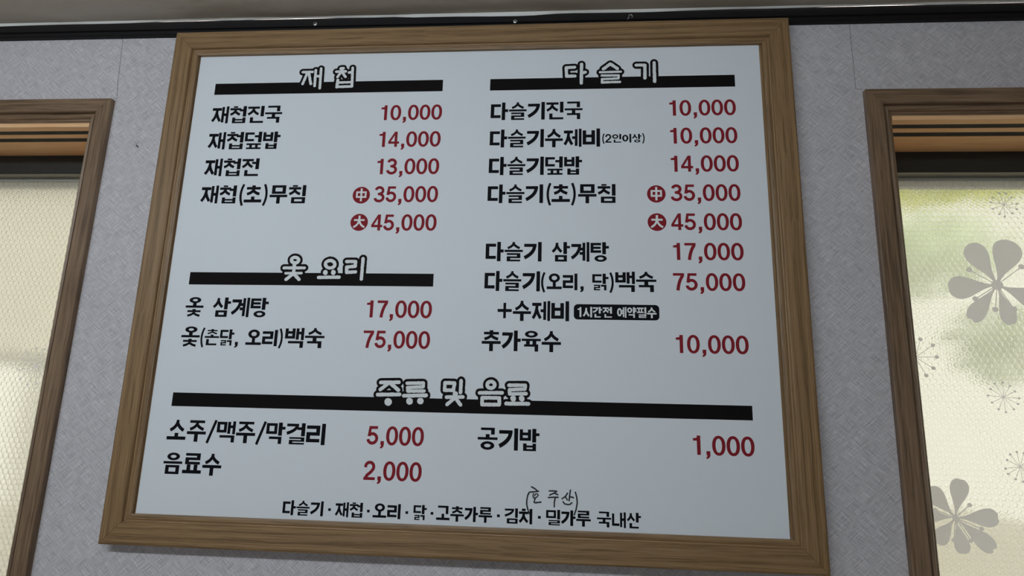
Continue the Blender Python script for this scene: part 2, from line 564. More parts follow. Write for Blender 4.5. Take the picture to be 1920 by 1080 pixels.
def syllable(ch):
    g = Ink()
    k = ord(ch) - 0xAC00
    c, j, f = CHO[k // 588], JUNG[k % 588 // 28], JONG[k % 28]
    v, h = 198, 160
    if j in 'ㅏㅐㅑㅓㅔㅖㅣ':
        top = 1000
        bot = 385 if f else 0
        y0, y1 = (455, 965) if f else (120, 905)
        if c in 'ㅅㅈㅊ' and not f: y0 = 70
        if c == 'ㅊ': y1 = top
        h1 = 130 if f else h
        ym = (y0 + y1) / 2 + (30 if f else 20)
        dense = j in 'ㅐㅔㅖ'
        vv = 152 if dense else v
        if j in 'ㅏㅑ':
            xs = 640
            g.rect(xs, bot, xs + vv, top)
            for t in ([0] if j == 'ㅏ' else [95 if f else 130, -105 if f else -140]):
                g.rect(xs + vv, ym + t - h1 / 2, 1000, ym + t + h1 / 2)
            x1 = 580
        elif j == 'ㅓ':
            xs = 782
            g.rect(xs, bot, xs + vv, top)
            g.rect(570, ym - h1 / 2, xs, ym + h1 / 2)
            x1 = 640 if c in 'ㄱㅈㅊ' else 545
            if c in 'ㅈㅊ': x1 = 650
        elif j == 'ㅣ':
            xs = 782
            g.rect(xs, bot, xs + vv, top)
            x1 = 700
        elif j == 'ㅐ':
            g.rect(575, bot + (20 if f else 50), 575 + vv, top - 30)
            g.rect(835, bot, 835 + vv, top)
            g.rect(575 + vv, ym - h1 / 2, 835, ym + h1 / 2)
            x1 = 535 if c not in 'ㅈ' else 560
        else:
            g.rect(625, bot + (20 if f else 50), 625 + vv, top - 30)
            g.rect(845, bot, 845 + vv, top)
            for t in ([0] if j == 'ㅔ' else [110, -110]): g.rect(470, ym + t - h1 * .46, 625, ym + t + h1 * .46)
            x1 = 555
            if j == 'ㅔ': x1 = 520
        jamo(g, c, 12, y0, x1, y1, min(v, 160 if (dense or f) else v), h1, 'l')
        if f:
            x0, xe = 190, 975
            if j in 'ㅏㅑ': xe = 640 + vv
            if f == 'ㄺ': x0, xe = 110, 970 if j != 'ㅏ' else 870
            if f in 'ㅇ': x0, xe = 200, 900 if j in 'ㅏㅑ' else 960
            if f in 'ㅍ': x0 = 140
            jamo(g, f, x0, 0, xe, 335, v * 0.9, 118, 'f')
    else:
        if not f:
            if j in 'ㅗㅛ':
                jamo(g, c, 105, 455 if j == 'ㅗ' else 475, 895, 1000, v, 142, 't')
                g.rect(0, 55, 1000, 55 + h)
                for q in ([500] if j == 'ㅗ' else [315, 685]): g.rect(q - v / 2, 55 + h, q + v / 2, 470 if c not in 'ㅅㅈㅊ' else 380)
            else:
                jamo(g, c, 105, 520, 895, 1000, v, 136, 't')
                if c in 'ㅁ': pass
                g.rect(0, 335, 1000, 335 + 140)
                for q in ([500] if j == 'ㅜ' else [330, 670]): g.rect(q - v / 2, -15, q + v / 2, 335)
        else:
            hh = 114
            if j == 'ㅗ':
                jamo(g, c, 150, 690, 850, 1000, v * 0.95, hh, 't')
                g.rect(0, 452, 1000, 452 + hh)
                g.rect(500 - v / 2, 452 + hh, 500 + v / 2, 705 if c in 'ㅇㄱ' else 660)
                yt = 385
            elif j in 'ㅜㅠ':
                jamo(g, c, 140, 668, 860, 1000, v * 0.95, hh, 't')
                g.rect(0, 500, 1000, 500 + hh)
                for q in ([500] if j == 'ㅜ' else [330, 670]): g.rect(q - v / 2, 340, q + v / 2, 500)
                yt = 345
            else:
                jamo(g, c, 140, 640, 860, 1000, v * 0.95, hh, 't')
                g.rect(0, 480, 1000, 480 + hh)
                yt = 420
            jamo(g, f, 130, 0, 870, yt, v * 0.95, hh if f != 'ㄹ' else 92, 'f')
    return g, 1045


def digit(ch):
    """numerals, 1000 units tall"""
    g = Ink()
    w = 168
    if ch == '0': g.ring(25, -15, 705, 1015, 178, 152, 44, 2.15); return g, 735
    if ch == '1':
        g.rect(270, 0, 455, 1000)
        g.poly([(455, 1000), (330, 1000), (300, 925), (245, 880), (70, 850), (70, 730), (270, 730)])
        return g, 640
    if ch == '2':
        g.stroke([Vector((125, 660))] + arc(355, 690, 232, 242, 172, -22, 14)[1:] + bez((560, 590), (480, 430), (250, 270), 8)[1:] + [Vector((135, 75))], w)
        g.rect(45, 0, 690, 150)
        return g, 730
    if ch == '3':
        g.stroke(arc(345, 730, 222, 205, 168, -90, 18), w)
        g.stroke(arc(345, 288, 258, 222, 90, -172, 20), w)
        g.rect(250, 440, 360, 590)
        return g, 730
    if ch == '4':
        g.rect(405, 0, 575, 1000)
        g.poly([(405, 1000), (405, 760), (175, 355), (15, 355)])
        g.rect(15, 205, 695, 355)
        return g, 730
    if ch == '5':
        g.rect(150, 850, 640, 1000)
        g.poly([(150, 1000), (300, 1000), (235, 470), (70, 445)])
        g.stroke([Vector((150, 470))] + arc(350, 335, 252, 255, 128, -170, 24), w)
        return g, 730
    if ch == '7':
        g.rect(55, 850, 675, 1000)
        g.stroke(bez((600, 870), (370, 560), (310, 0), 12), 180)
        return g, 715
    return g, 700


def glyph(ch):
    g = Ink()
    if '가' <= ch <= '힣': return syllable(ch)
    if ch.isdigit():
        g, a = digit(ch)
        return g, a
    if ch == ' ': return g, 470
    if ch == ',':
        g.rect(105, 0, 300, 205)
        g.stroke(bez((220, 30), (240, -110), (95, -165), 8), [160, 158, 150, 140, 130, 120, 105, 90, 75])
        return g, 380
    if ch == '(':
        g.stroke(bez((330, 1060), (50, 470), (330, -120), 16), 130)
        return g, 400
    if ch == ')':
        g.stroke(bez((70, 1060), (350, 470), (70, -120), 16), 130)
        return g, 400
    if ch == '/':
        g.stroke([(60, -60), (440, 1030)], 135)
        return g, 500
    if ch == '+':
        g.rect(40, 425, 820, 575)
        g.rect(355, 110, 505, 890)
        return g, 880
    if ch == '·':
        g.rect(150, 400, 330, 580)
        return g, 480
    return g, 500


def layout(text, korean_scale=1.0):
    g, x = Ink(), 0.0
    for ch in text:
        q, adv = glyph(ch)
        g.take(q.xf(1, 1, x, 0))
        x += adv
    return g


def union(polys, eps=2e-4):
    """one flat triangulation of overlapping polygons (no doubled faces)"""
    vs, fs = [], []
    for p in polys:
        area2 = sum(p[i].x * p[(i + 1) % len(p)].y - p[(i + 1) % len(p)].x * p[i].y for i in range(len(p)))
        if abs(area2) < 1e-6: continue
        n = len(vs)
        vs += [Vector((v.x, v.y)) for v in p]
        idx = list(range(n, n + len(p)))
        fs.append(idx if area2 > 0 else idx[::-1])
    ov, oe, of, a, bb, orig = delaunay_2d_cdt(vs, [], fs, 1, eps)
    return ov, [f for f, o in zip(of, orig) if len(o)]


def place_ink(name, ink, material, parent, level=0):
    """ink in board millimetres -> flat printed mesh on the board panel (board-local metres)"""
    ov, of = union(ink.polys)
    y = PANEL_FACE - 0.00015 - level * 0.00006
    me = bpy.data.meshes.new(name)
    me.from_pydata([((v.x - 600.0) / 1000.0, y, v.y / 1000.0) for v in ov], [], of)
    me.materials.append(material)
    o = bpy.data.objects.new(name, me)
    COL.objects.link(o)
    o.parent = parent
    return o


def fit(text, x0, x1, z0, z1, cap=None):
    """lay out text and stretch its ink to x0..x1; 0..1000 units map to z0..z1"""
    g = layout(text)
    b = g.bounds()
    sx = (x1 - x0) / (b[2] - b[0])
    sy = (z1 - z0) / 1000.0
    return g.xf(sx, sy, x0 - b[0] * sx, z0)


def brush(strokes, default_w, grow=0.0, wobble=0.05, seed=1):
    """brush lettering: round-ended strokes with an uneven edge (traced centre lines in board mm)"""
    rnd = random.Random(seed)
    g = Ink()
    for pts, w, closed in strokes:
        w = (w or default_w)
        P = [Vector(p) for p in pts]
        n = len(P)
        for i in range(n if closed else n - 1):
            a, b = P[i], P[(i + 1) % n]
            k = max(1, int((b - a).length / 1.1))
            pp = [a.lerp(b, t / k) for t in range(k + 1)]
            d = (b - a).normalized()
            nn = Vector((-d.y, d.x))
            lw = [w / 2 + grow + w * wobble * rnd.uniform(-1, 1) for _ in pp]
            rw = [w / 2 + grow + w * wobble * rnd.uniform(-1, 1) for _ in pp]
            g.poly([p + nn * q for p, q in zip(pp, lw)] + [p - nn * q for p, q in reversed(list(zip(pp, rw)))])
        for p in P:
            r = w / 2 + grow
            a0 = rnd.uniform(0, 1)
            g.poly([(p.x + r * (1 + wobble * rnd.uniform(-1, 1)) * math.cos(a0 + 2 * PI * k / 16), p.y + r * (1 + wobble * rnd.uniform(-1, 1)) * math.sin(a0 + 2 * PI * k / 16)) for k in range(16)])
    return g
TRACE = {
 'clam': [([[267.9,885.4],[287.7,885.5]],None,0),([[277.5,883.8],[270.0,859.8]],None,0),([[280.9,881.8],[286.6,859.5]],None,0),([[294.0,889.2],[294.7,855.0]],None,0),([[304.5,892.4],[305.5,850.0]],None,0),([[296.3,875.7],[302.1,876.0]],None,0),([[344.3,891.6],[349.2,892.0]],6.1,0),([[346.6,891.0],[347.0,886.2]],None,0),([[335.9,885.0],[354.7,885.1]],None,0),([[345.8,884.3],[339.2,873.4]],None,0),([[347.7,883.3],[355.2,873.5]],None,0),([[361.6,882.5],[367.4,883.4]],None,0),([[368.2,892.5],[369.6,855.1]],None,0),([[340.4,866.6],[339.7,851.8]],6.1,0),([[340.6,861.3],[369.1,861.7]],5.0,0),([[339.7,852.0],[369.8,852.7]],5.4,0)],
 'snail': [([[801.7,884.8],[785.9,884.1],[786.7,865.9],[802.4,866.2]],None,0),([[815.0,890.9],[814.5,851.1]],None,0),([[818.1,872.6],[821.9,873.9]],None,0),([[856.0,879.9],[869.3,890.3],[882.4,880.0]],None,0),([[849.6,873.1],[888.7,873.6]],4.5,0),([[853.0,866.2],[884.7,865.9],[884.0,859.6],[853.5,858.6],[853.5,851.2]],4.5,0),([[853.5,851.9],[886.9,852.3]],4.7,0),([[917.8,886.6],[933.9,886.3],[933.4,859.4]],None,0),([[951.2,891.0],[951.2,852.0]],None,0)],
 'lacquer': [([[298.0,502.2],[297.6,500.2],[296.3,498.4],[294.2,497.3],[291.5,496.8],[288.8,497.2],[286.4,498.4],[284.8,500.1],[284.0,502.2],[284.3,504.2],[285.7,505.9],[287.8,507.1],[290.4,507.5],[293.2,507.1],[295.5,506.0],[297.2,504.3]],None,1),([[290.3,496.7],[290.9,490.3]],None,0),([[271.5,487.3],[310.3,487.6]],5.5,0),([[290.2,492.1],[291.0,478.2]],None,0),([[275.5,477.3],[305.5,477.7]],4.8,0),([[290.1,475.9],[277.6,465.7]],None,0),([[291.8,475.9],[302.1,465.9]],None,0),([[367.0,494.9],[366.6,492.1],[364.8,489.8],[362.0,488.2],[358.7,487.7],[355.2,488.2],[352.2,489.7],[350.0,492.0],[349.1,494.8],[349.5,497.5],[351.2,499.8],[354.0,501.4],[357.4,502.0],[360.9,501.4],[363.9,499.9],[366.1,497.6]],None,1),([[350.3,479.8],[350.6,478.6]],8.6,0),([[365.3,479.9],[365.4,478.7]],8.6,0),([[338.5,469.9],[377.1,470.6]],None,0),([[388.6,500.2],[405.2,500.3],[405.3,491.1],[389.4,489.6],[390.3,479.5],[406.7,480.8]],None,0),([[418.8,505.8],[418.6,467.5]],None,0)],
 'drinks': [([[467.8,282.5],[499.8,283.6]],6.4,0),([[480.0,280.1],[467.8,270.4]],6.4,0),([[486.2,280.3],[499.7,270.2]],6.4,0),([[463.6,261.5],[502.4,262.6]],6.4,0),([[482.5,249.7],[483.7,248.9]],12.2,0),([[514.5,282.2],[543.1,283.2],[543.3,276.7],[515.6,274.6],[516.6,268.7],[545.2,269.5]],5.8,0),([[510.1,260.6],[549.1,262.1]],6.4,0),([[520.3,251.9],[520.8,251.0]],11.2,0),([[539.1,252.3],[540.0,252.1]],10.7,0),([[581.1,284.4],[597.6,284.3],[596.5,271.9],[581.0,271.6],[581.1,284.4]],None,0),([[609.1,288.4],[608.8,268.2]],None,0),([[599.9,265.9],[599.7,260.7]],8.9,0),([[584.9,259.8],[613.2,260.8]],None,0),([[598.3,258.3],[586.5,247.6]],None,0),([[601.2,257.9],[609.9,247.5]],None,0),([[667.8,282.6],[667.3,280.5],[666.0,278.6],[663.9,277.3],[661.4,276.8],[658.9,277.2],[656.7,278.4],[655.3,280.2],[654.7,282.4],[655.1,284.6],[656.5,286.4],[658.5,287.7],[661.0,288.2],[663.6,287.8],[665.7,286.6],[667.2,284.8]],None,1),([[642.1,268.5],[680.8,269.3]],None,0),([[646.9,260.3],[676.3,260.5],[676.4,249.3],[647.0,248.8],[646.9,260.3]],None,0),([[692.2,282.5],[720.4,283.1],[719.8,276.5],[693.4,274.8],[693.8,267.7],[722.1,268.8]],5.9,0),([[700.0,260.6],[700.4,259.6]],9.5,0),([[714.4,260.9],[715.0,260.0]],9.5,0),([[688.3,251.4],[726.3,251.8]],6.5,0)],
 'hand': [([[730.7,108.0],[728.2,103.1],[726.9,96.3],[726.7,89.6],[728.4,82.0],[731.5,74.5]],None,0),([[734.3,116.7],[739.6,114.1],[743.3,111.2]],None,0),([[732.4,108.4],[739.5,109.1],[746.0,110.0]],None,0),([[737.7,106.3],[736.8,102.0],[738.4,98.8],[742.6,100.2],[745.6,103.7],[744.1,105.8],[740.5,105.3],[739.6,102.3]],1.9,0),([[740.5,98.2],[738.7,92.7],[740.8,91.8],[750.3,93.1]],None,0),([[763.6,111.1],[770.7,111.5],[775.9,110.9],[771.7,108.0],[764.5,104.8]],None,0),([[771.7,108.2],[777.6,105.7]],None,0),([[762.3,100.8],[770.8,101.5],[778.3,101.6]],None,0),([[773.6,100.8],[772.1,94.0],[772.2,86.4]],None,0),([[793.6,108.7],[790.8,104.1],[784.9,99.6]],None,0),([[789.8,103.5],[793.4,98.0]],None,0),([[798.3,113.7],[797.3,105.5],[796.4,97.0]],None,0),([[797.4,102.8],[800.4,102.9],[803.4,101.8]],None,0),([[786.4,95.0],[788.9,91.8],[794.9,90.7],[798.4,91.6],[800.9,93.9]],None,0),([[806.6,110.6],[808.7,103.0],[809.7,94.4],[807.9,83.8],[804.8,75.0]],None,0)],
}
# ------------------------------------------------------------------ the room
CEIL = 2.4355
WX0, WX1 = 0.7795, 1.76        # inner edges of the window casing (mirrored for the left window)
WZ0, WZ1 = 1.02, 2.2085


def holed_wall(name, xs, zs, holes, y0, y1, material):
    b = MB()
    for i in range(len(xs) - 1):
        for k in range(len(zs) - 1):
            if (i, k) in holes:
                continue
            x0, x1, z0, z1 = xs[i], xs[i + 1], zs[k], zs[k + 1]
            b.add([(x0, y0, z0), (x1, y0, z0), (x1, y0, z1), (x0, y0, z1)], [(0, 1, 2, 3)])
            b.add([(x0, y1, z0), (x0, y1, z1), (x1, y1, z1), (x1, y1, z0)], [(0, 1, 2, 3)])
    for i, k in holes:
        x0, x1, z0, z1 = xs[i], xs[i + 1], zs[k], zs[k + 1]
        b.add([(x0, y0, z0), (x0, y1, z0), (x0, y1, z1), (x0, y0, z1)], [(0, 1, 2, 3)])
        b.add([(x1, y0, z0), (x1, y0, z1), (x1, y1, z1), (x1, y1, z0)], [(0, 1, 2, 3)])
        b.add([(x0, y0, z0), (x1, y0, z0), (x1, y1, z0), (x0, y1, z0)], [(0, 1, 2, 3)])
        b.add([(x0, y0, z1), (x0, y1, z1), (x1, y1, z1), (x1, y0, z1)], [(0, 1, 2, 3)])
    me = bpy.data.meshes.new(name)
    me.from_pydata(b.v, [], b.f)
    bm = bmesh.new()
    bm.from_mesh(me)
    bmesh.ops.remove_doubles(bm, verts=bm.verts, dist=1e-5)
    bmesh.ops.recalc_face_normals(bm, faces=bm.faces)
    bm.to_mesh(me)
    bm.free()
    me.materials.append(material)
    o = bpy.data.objects.new(name, me)
    COL.objects.link(o)
    return tag(o, kind='structure')


wall = holed_wall('wall_front', [-2.6, -WX1 - 0.032, -WX0 + 0.032, WX0 - 0.032, WX1 + 0.032, 2.6], [0.0, WZ0 - 0.032, WZ1 + 0.032, 2.5], [(1, 1), (3, 1)], 0.0, 0.22, M['wallpaper'])
tag(wall, 'grey linen-textured wallpapered wall behind the menu board', 'wall')
# pasted seams where the wallpaper above each window meets the strip beside it
for pts in ([(-0.7385, 2.409), (-0.7318, 2.30), (-0.7285, 2.2695), (-0.7365, 2.2693)],
            [(0.7188, 2.409), (0.7195, 2.31), (0.7192, 2.2705), (0.732, 2.2695)]):
    b = MB()
    for (xa, za), (xb, zb) in zip(pts[:-1], pts[1:]):
        d = Vector((xb - xa, 0, zb - za)).normalized()
        nn = Vector((-d.z, 0, d.x)) * 0.00045
        b.add([(xa - nn.x, -0.0002, za - nn.z), (xb - nn.x, -0.0002, zb - nn.z), (xb + nn.x, -0.0002, zb + nn.z), (xa + nn.x, -0.0002, za + nn.z)], [(0, 1, 2, 3)])
    b.build('wallpaper_seam', M['seam'], wall)

b = MB()
b.box(-2.6, 2.6, -4.2, 0.0, -0.05, 0.0)
tag(b.build('floor', M['floor']), kind='structure')
b = MB()
nx, ny = 60, 40
for j in range(ny + 1):
    for i in range(nx + 1):
        x = -2.6 + 5.2 * i / nx
        y = -4.2 + 4.186 * j / ny
        z = CEIL + 0.0016 * math.sin(x * 7.3 + 1.1 * math.sin(y * 5)) * math.cos(y * 6.1)
        if j == ny: z = CEIL + 0.0008 * math.sin(x * 9.0)
        b.v.append((x, y, z))
for j in range(ny):
    for i in range(nx):
        a = j * (nx + 1) + i
        b.f.append((a, a + nx + 1, a + nx + 2, a + 1))
ceil = tag(b.build('ceiling', M['ceiling'], smooth=True), kind='structure')
b = MB()
n = 130
prev = None
for i in range(n + 1):
    x = -2.6 + 5.2 * i / n
    low = 0.0032 + 0.0012 * math.sin(x * 5.1 + 0.6) + 0.0006 * math.sin(x * 23.0) + (0.0022 if -0.15 < x < 0.14 else 0) + random.uniform(-0.0003, 0.0003)
    vs = [(x, -0.0135, CEIL + 0.002), (x, -0.0145, CEIL - low), (x, -0.0150, CEIL - low), (x, -0.0185, CEIL - 0.0006)]
    m0 = len(b.v)
    b.v += vs
    if prev is not None:
        for q in range(3): b.f.append((prev + q, m0 + q, m0 + q + 1, prev + q + 1))
    prev = m0
b.build('paper_edge', M['paper'], ceil)

for nm, x0, x1, y0, y1 in (('wall_left', -2.65, -2.6, -4.2, 0.22), ('wall_right', 2.6, 2.65, -4.2, 0.22), ('wall_back', -2.6, 2.6, -4.25, -4.2)):
    b = MB()
    b.box(x0, x1, y0, y1, 0, 2.5)
    tag(b.build(nm, M['room']), kind='structure')

# black moulded trim under the ceiling
b = MB()
b.extrude_x([(0, 2.4055), (-0.010, 2.4055), (-0.012, 2.4070), (-0.012, 2.4125), (-0.009, 2.4140), (-0.009, 2.4160), (-0.0125, 2.4175), (-0.0125, 2.4345), (0, 2.4345)], -2.6, 2.6)
tag(b.build('trim_1', M['trim']), 'black moulded trim along the top of the wall under the ceiling', 'trim', kind='structure')


# ------------------------------------------------------------------ mitred mouldings
def rail(name, length, profile, material, parent, gap=0.0002):
    """profile: closed list of (d, h): d inward from the outer edge, h away from the wall; grain along local X"""
    n = len(profile)
    hl = length / 2 - gap
    vs = [(-hl + d, d, h) for d, h in profile] + [(hl - d, d, h) for d, h in profile]
    fs = [(i, (i + 1) % n, n + (i + 1) % n, n + i) for i in range(n)] + [tuple(range(n - 1, -1, -1)), tuple(range(n, 2 * n))]
    return mesh(name, vs, fs, material, parent)


BASE = Matrix(((1, 0, 0), (0, 0, -1), (0, 1, 0))).to_4x4()   # local X -> X, local Y -> Z, local Z -> -Y


def frame_rails(name, x0, x1, z0, z1, profile, material, parent):
    cx, cz = (x0 + x1) / 2, (z0 + z1) / 2
    for k, (px, pz, ln) in enumerate(((cx, z0, x1 - x0), (x1, cz, z1 - z0), (cx, z1, x1 - x0), (x0, cz, z1 - z0))):
        o = rail(name, ln, profile, material, parent)
        o.matrix_local = Matrix.Translation((px, 0, pz)) @ Matrix.Rotation(-k * PI / 2, 4, 'Y') @ BASE


# ------------------------------------------------------------------ windows
CASING = [(0, -0.004), (0, 0.0105), (0.0015, 0.012), (0.0275, 0.012), (0.029, 0.0105), (0.0305, 0.0035), (0.0335, 0.0035), (0.0345, 0.0065), (0.0385, 0.0075),
          (0.0405, 0.0055), (0.0415, 0.0015), (0.0440, 0.0010), (0.0455, -0.001), (0.0475, -0.002), (0.0480, -0.004)]
FILM_Y = 0.170


def petal(g, cx, cz, deg, length, width, notch=0.0, r0=0.004):
    """rounded club-shaped petal pointing along deg (metres in the pane's plane)"""
    ang = math.radians(deg)
    ca, sa = math.cos(ang), math.sin(ang)
    side = []
    for i in range(15):
        t = i / 14
        side.append((r0 + (length * 0.76 - r0) * t, width / 2 * (0.10 + 0.90 * (t * t * (3 - 2 * t)) ** 1.1)))
    cap = []
    for i in range(1, 24):
        q = math.radians(90 - 180 * i / 24)
        cap.append((length * (0.76 + 0.24 * math.cos(q) * (1 - notch * math.exp(-(q / 0.30) ** 2))), width / 2 * math.sin(q)))
    L = side + cap + [(s, -w) for s, w in reversed(side)]
    g.poly([(cx + s * ca - w * sa, cz + s * sa + w * ca) for s, w in L])


def spoke(g, cx, cz, ang, r0, r1, w, dot):
    ca, sa = math.cos(ang), math.sin(ang)
    g.poly([(cx + s * ca - t * sa, cz + s * sa + t * ca) for s, t in ((r0, -w / 2), (r1, -w / 2), (r1, w / 2), (r0, w / 2))])
    g.poly([(cx + r1 * ca + dot * math.cos(2 * PI * k / 14), cz + r1 * sa + dot * 0.88 * math.sin(2 * PI * k / 14)) for k in range(14)])


def print_mesh(name, g, parent):
    for p in g.polys:
        for v in p: v *= 1000.0
    ov, of = union(g.polys)
    o = mesh(name, [(v.x / 1000.0, FILM_Y - 0.0010, v.y / 1000.0) for v in ov], of, M['print'], parent)
    return o


def burst(parent, cx, cz, r, count, phase, w=0.0009, dot=0.0024):
    g = Ink()
    rr = random.Random(int(cx * 1000) + count)
    for k in range(count):
        spoke(g, cx, cz, phase + 2 * PI * k / count + rr.uniform(-0.08, 0.08), 0.0004, r * rr.uniform(0.9, 1.08), w, dot)
    print_mesh('dandelion_print', g, parent)


def flower(parent, cx, cz, petals, stamens, eye=0.0115, dot=0.0060):
    g = Ink()
    for deg, ln, wd, nt in petals: petal(g, cx, cz, deg, ln, wd, nt)
    for deg, ln in stamens: spoke(g, cx, cz, math.radians(deg), 0.004, ln, 0.0018, dot)
    g.poly([(cx + eye * math.cos(2 * PI * k / 24), cz + eye * 0.86 * math.sin(2 * PI * k / 24)) for k in range(24)])
    print_mesh('flower_print', g, parent)


def window(name, side, label):
    root = empty(name, (side * (WX0 + WX1) / 2, 0, WZ0))
    tag(root, label, 'window', kind='structure')
    inner = empty('casing_anchor')
    COL.objects.unlink(inner)
    bpy.data.objects.remove(inner)
    cx = root.location.x
    hw = (WX1 - WX0) / 2
    H = WZ1 - WZ0

    # everything below is in the window's own coordinates (x from its middle, z from its sill)
    frame_rails('casing_rail', -hw - 0.0485, hw + 0.0485, -0.055, H + 0.0555, CASING, M['walnut'], root)
    # head jamb: soffit with two sliding grooves
    y = [0.002, 0.0205, 0.0370, 0.0535, 0.0715, 0.1408]
    b = MB()
    b.extrude_x([(y[0], H), (y[1], H), (y[1], H + 0.012), (y[2], H + 0.012), (y[2], H), (y[3], H), (y[3], H + 0.012), (y[4], H + 0.012), (y[4], H), (y[5], H), (y[5], H + 0.03), (y[0], H + 0.03)], -hw, hw)
    b.build('head_track', M['track'], root)
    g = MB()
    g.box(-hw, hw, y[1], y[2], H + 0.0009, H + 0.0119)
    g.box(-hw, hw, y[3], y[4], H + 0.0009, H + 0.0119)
    g.build('groove_shade', M['groove'], root)  # almost flush black filler paints the shade of deep slots
    for s in (-1, 1):
        b = MB()
        b.box(min(s * (hw + 0.003), s * (hw + 0.03)), max(s * (hw + 0.003), s * (hw + 0.03)), 0.002, 0.1408, 0, H)
        b.build('side_jamb', M['track'], root)
    b = MB()
    b.box(-hw, hw, 0.002, 0.1408, -0.03, 0.0)
    b.build('window_sill', M['sill'], root)
    # dark aluminium outer frame and sash
    zo = 2.166 - WZ0
    b = MB()
    b.box(-hw - 0.02, hw + 0.02, 0.1415, 0.1660, zo, H + 0.02)
    b.box(-hw - 0.02, hw + 0.02, 0.1415, 0.1430, zo - 0.0015, zo)
    b.box(-hw - 0.02, -hw + 0.004, 0.1415, 0.1660, 0.02, zo)
    b.box(hw - 0.004, hw + 0.02, 0.1415, 0.1660, 0.02, zo)
    b.box(-hw - 0.02, hw + 0.02, 0.1415, 0.1660, -0.02, 0.035)
    b.build('outer_frame', M['alu'], root)
    b = MB()
    b.box(-hw, hw, 0.1662, 0.1690, zo - 0.0072, zo + 0.02)
    b.box(-hw, hw, 0.1662, 0.1674, zo - 0.0092, zo - 0.0072)
    b.box(-hw, hw, 0.1430, 0.1660, zo - 0.0004, zo - 0.0001)  # pale strip paints light from below on the dark frame's underside
    b.build('sash_rail', M['alu_light'], root)
    b = MB()
    b.box(-hw - 0.01, hw + 0.01, 0.174, 0.178, 0.02, zo + 0.02)
    b.build('glass_pane', M['glass'], root)
    film = MB()
    film.box(-hw - 0.01, hw + 0.01, FILM_Y, FILM_Y + 0.0004, 0.02, zo + 0.01)
    film = film.build('privacy_film', M['film'], root)
    # rail of the insect screen outside the glass
    b = MB()
    b.box(-hw - 0.02, hw + 0.02, 0.202, 0.216, 2.1565 - WZ0, H + 0.04)
    b.build('screen_rail', M['alu_light'], root)
    return root, film


w2, film2 = window('window_2', 1, 'right window with flower-printed bubble film beside the menu board')
w1, film1 = window('window_1', -1, 'left window with plain bubble film beside the menu board')
ox2, ox1 = w2.location.x, w1.location.x
flower(film2, 1.0338 - ox2, 1.9398 - WZ0,
       [(117, 0.094, 0.046, 0.0), (68, 0.098, 0.056, 0.0), (185, 0.093, 0.046, 0.05), (231, 0.094, 0.034, 0.25), (-24, 0.094, 0.044, 0.1), (-78, 0.082, 0.031, 0.15)],
       [(148, 0.057), (213, 0.052), (37, 0.062), (103, 0.060), (-62, 0.054), (259, 0.050)])
flower(film2, 0.9062 - ox2, 1.5009 - WZ0,
       [(76, 0.072, 0.034, 0.1), (130, 0.066, 0.034, 0.1), (2, 0.077, 0.033, 0.15), (-41, 0.084, 0.031, 0.25), (-82, 0.064, 0.028, 0.15), (-130, 0.060, 0.030, 0.1), (178, 0.056, 0.022, 0.0)],
       [(40, 0.036), (-22, 0.047), (-60, 0.045), (-100, 0.040), (160, 0.036)], 0.0065, 0.0042)
burst(film2, 1.018 - ox2, 1.7223 - WZ0, 0.0262, 12, 0.0)
burst(film2, 1.0678 - ox2, 2.1058 - WZ0, 0.0235, 11, 0.15)
burst(film2, 0.866 - ox2, 1.7942 - WZ0, 0.040, 11, 0.02, 0.0011, 0.0042)
burst(film2, 1.0307 - ox2, 1.5954 - WZ0, 0.0255, 12, 0.1)
burst(film1, -0.9439 - ox1, 1.7357 - WZ0, 0.041, 12, 0.2, 0.0012, 0.0030)

# ------------------------------------------------------------------ the menu board
PHI = 0.0042
PANEL_FACE = -0.0185
HB = 0.97416
board = empty('menu_board', (0, 0, 1.914 - HB / 2))
board.rotation_euler = (0, -PHI, 0)
board.location = (math.sin(PHI) * HB / 2, 0, 1.914 - math.cos(PHI) * HB / 2)
tag(board, 'white menu board in an oak-coloured frame hung between the two windows', 'menu board')
FRAME = [(0, 0.0006), (0, 0.0255), (0.0012, 0.0285), (0.0040, 0.0300), (0.0360, 0.0300), (0.0378, 0.0286), (0.0392, 0.0252), (0.0408, 0.0246), (0.0440, 0.0262),
         (0.0475, 0.0258), (0.0508, 0.0246), (0.0508, 0.0176), (0.056, 0.0172), (0.056, 0.0040), (0.030, 0.0006)]
frame_rails('frame_rail', -0.6, 0.6, 0.0, HB, FRAME, M['oak'], board)
b = MB()
b.box(-0.5470, 0.5450, PANEL_FACE, PANEL_FACE + 0.0010, 0.046, HB - 0.048)
panel = b.build('menu_panel', M['panel'], board)
b = MB()
b.box(-0.556, 0.556, PANEL_FACE + 0.0012, -0.0042, 0.043, HB - 0.043)
b.build('backing_board', M['panel_edge'], board)

# lettering -----------------------------------------------------------------------------------------------------------
def bar(name, x0, x1, z0, z1):
    g = Ink()
    g.rect(x0, z0, x1, z1)
    return place_ink(name, g, M['ink_brown'], panel, 0)


def heading(key, w, seed, counts, x0, x1, z0, z1, label):
    bar('heading_bar', x0, x1, z0, z1)
    i = 0
    for k, c in enumerate(counts):
        st = TRACE[key][i:i + c]
        i += c
        ol = place_ink('heading_outline', brush(st, w, 4.5, 0.03, seed + k), M['ink_brown'], panel, 1 + k % 2)
        ch = place_ink('heading_character', brush(st, w, 0.0, 0.065, seed + 50 + k), M['ink_white'], panel, 4)
        ch['label'] = label


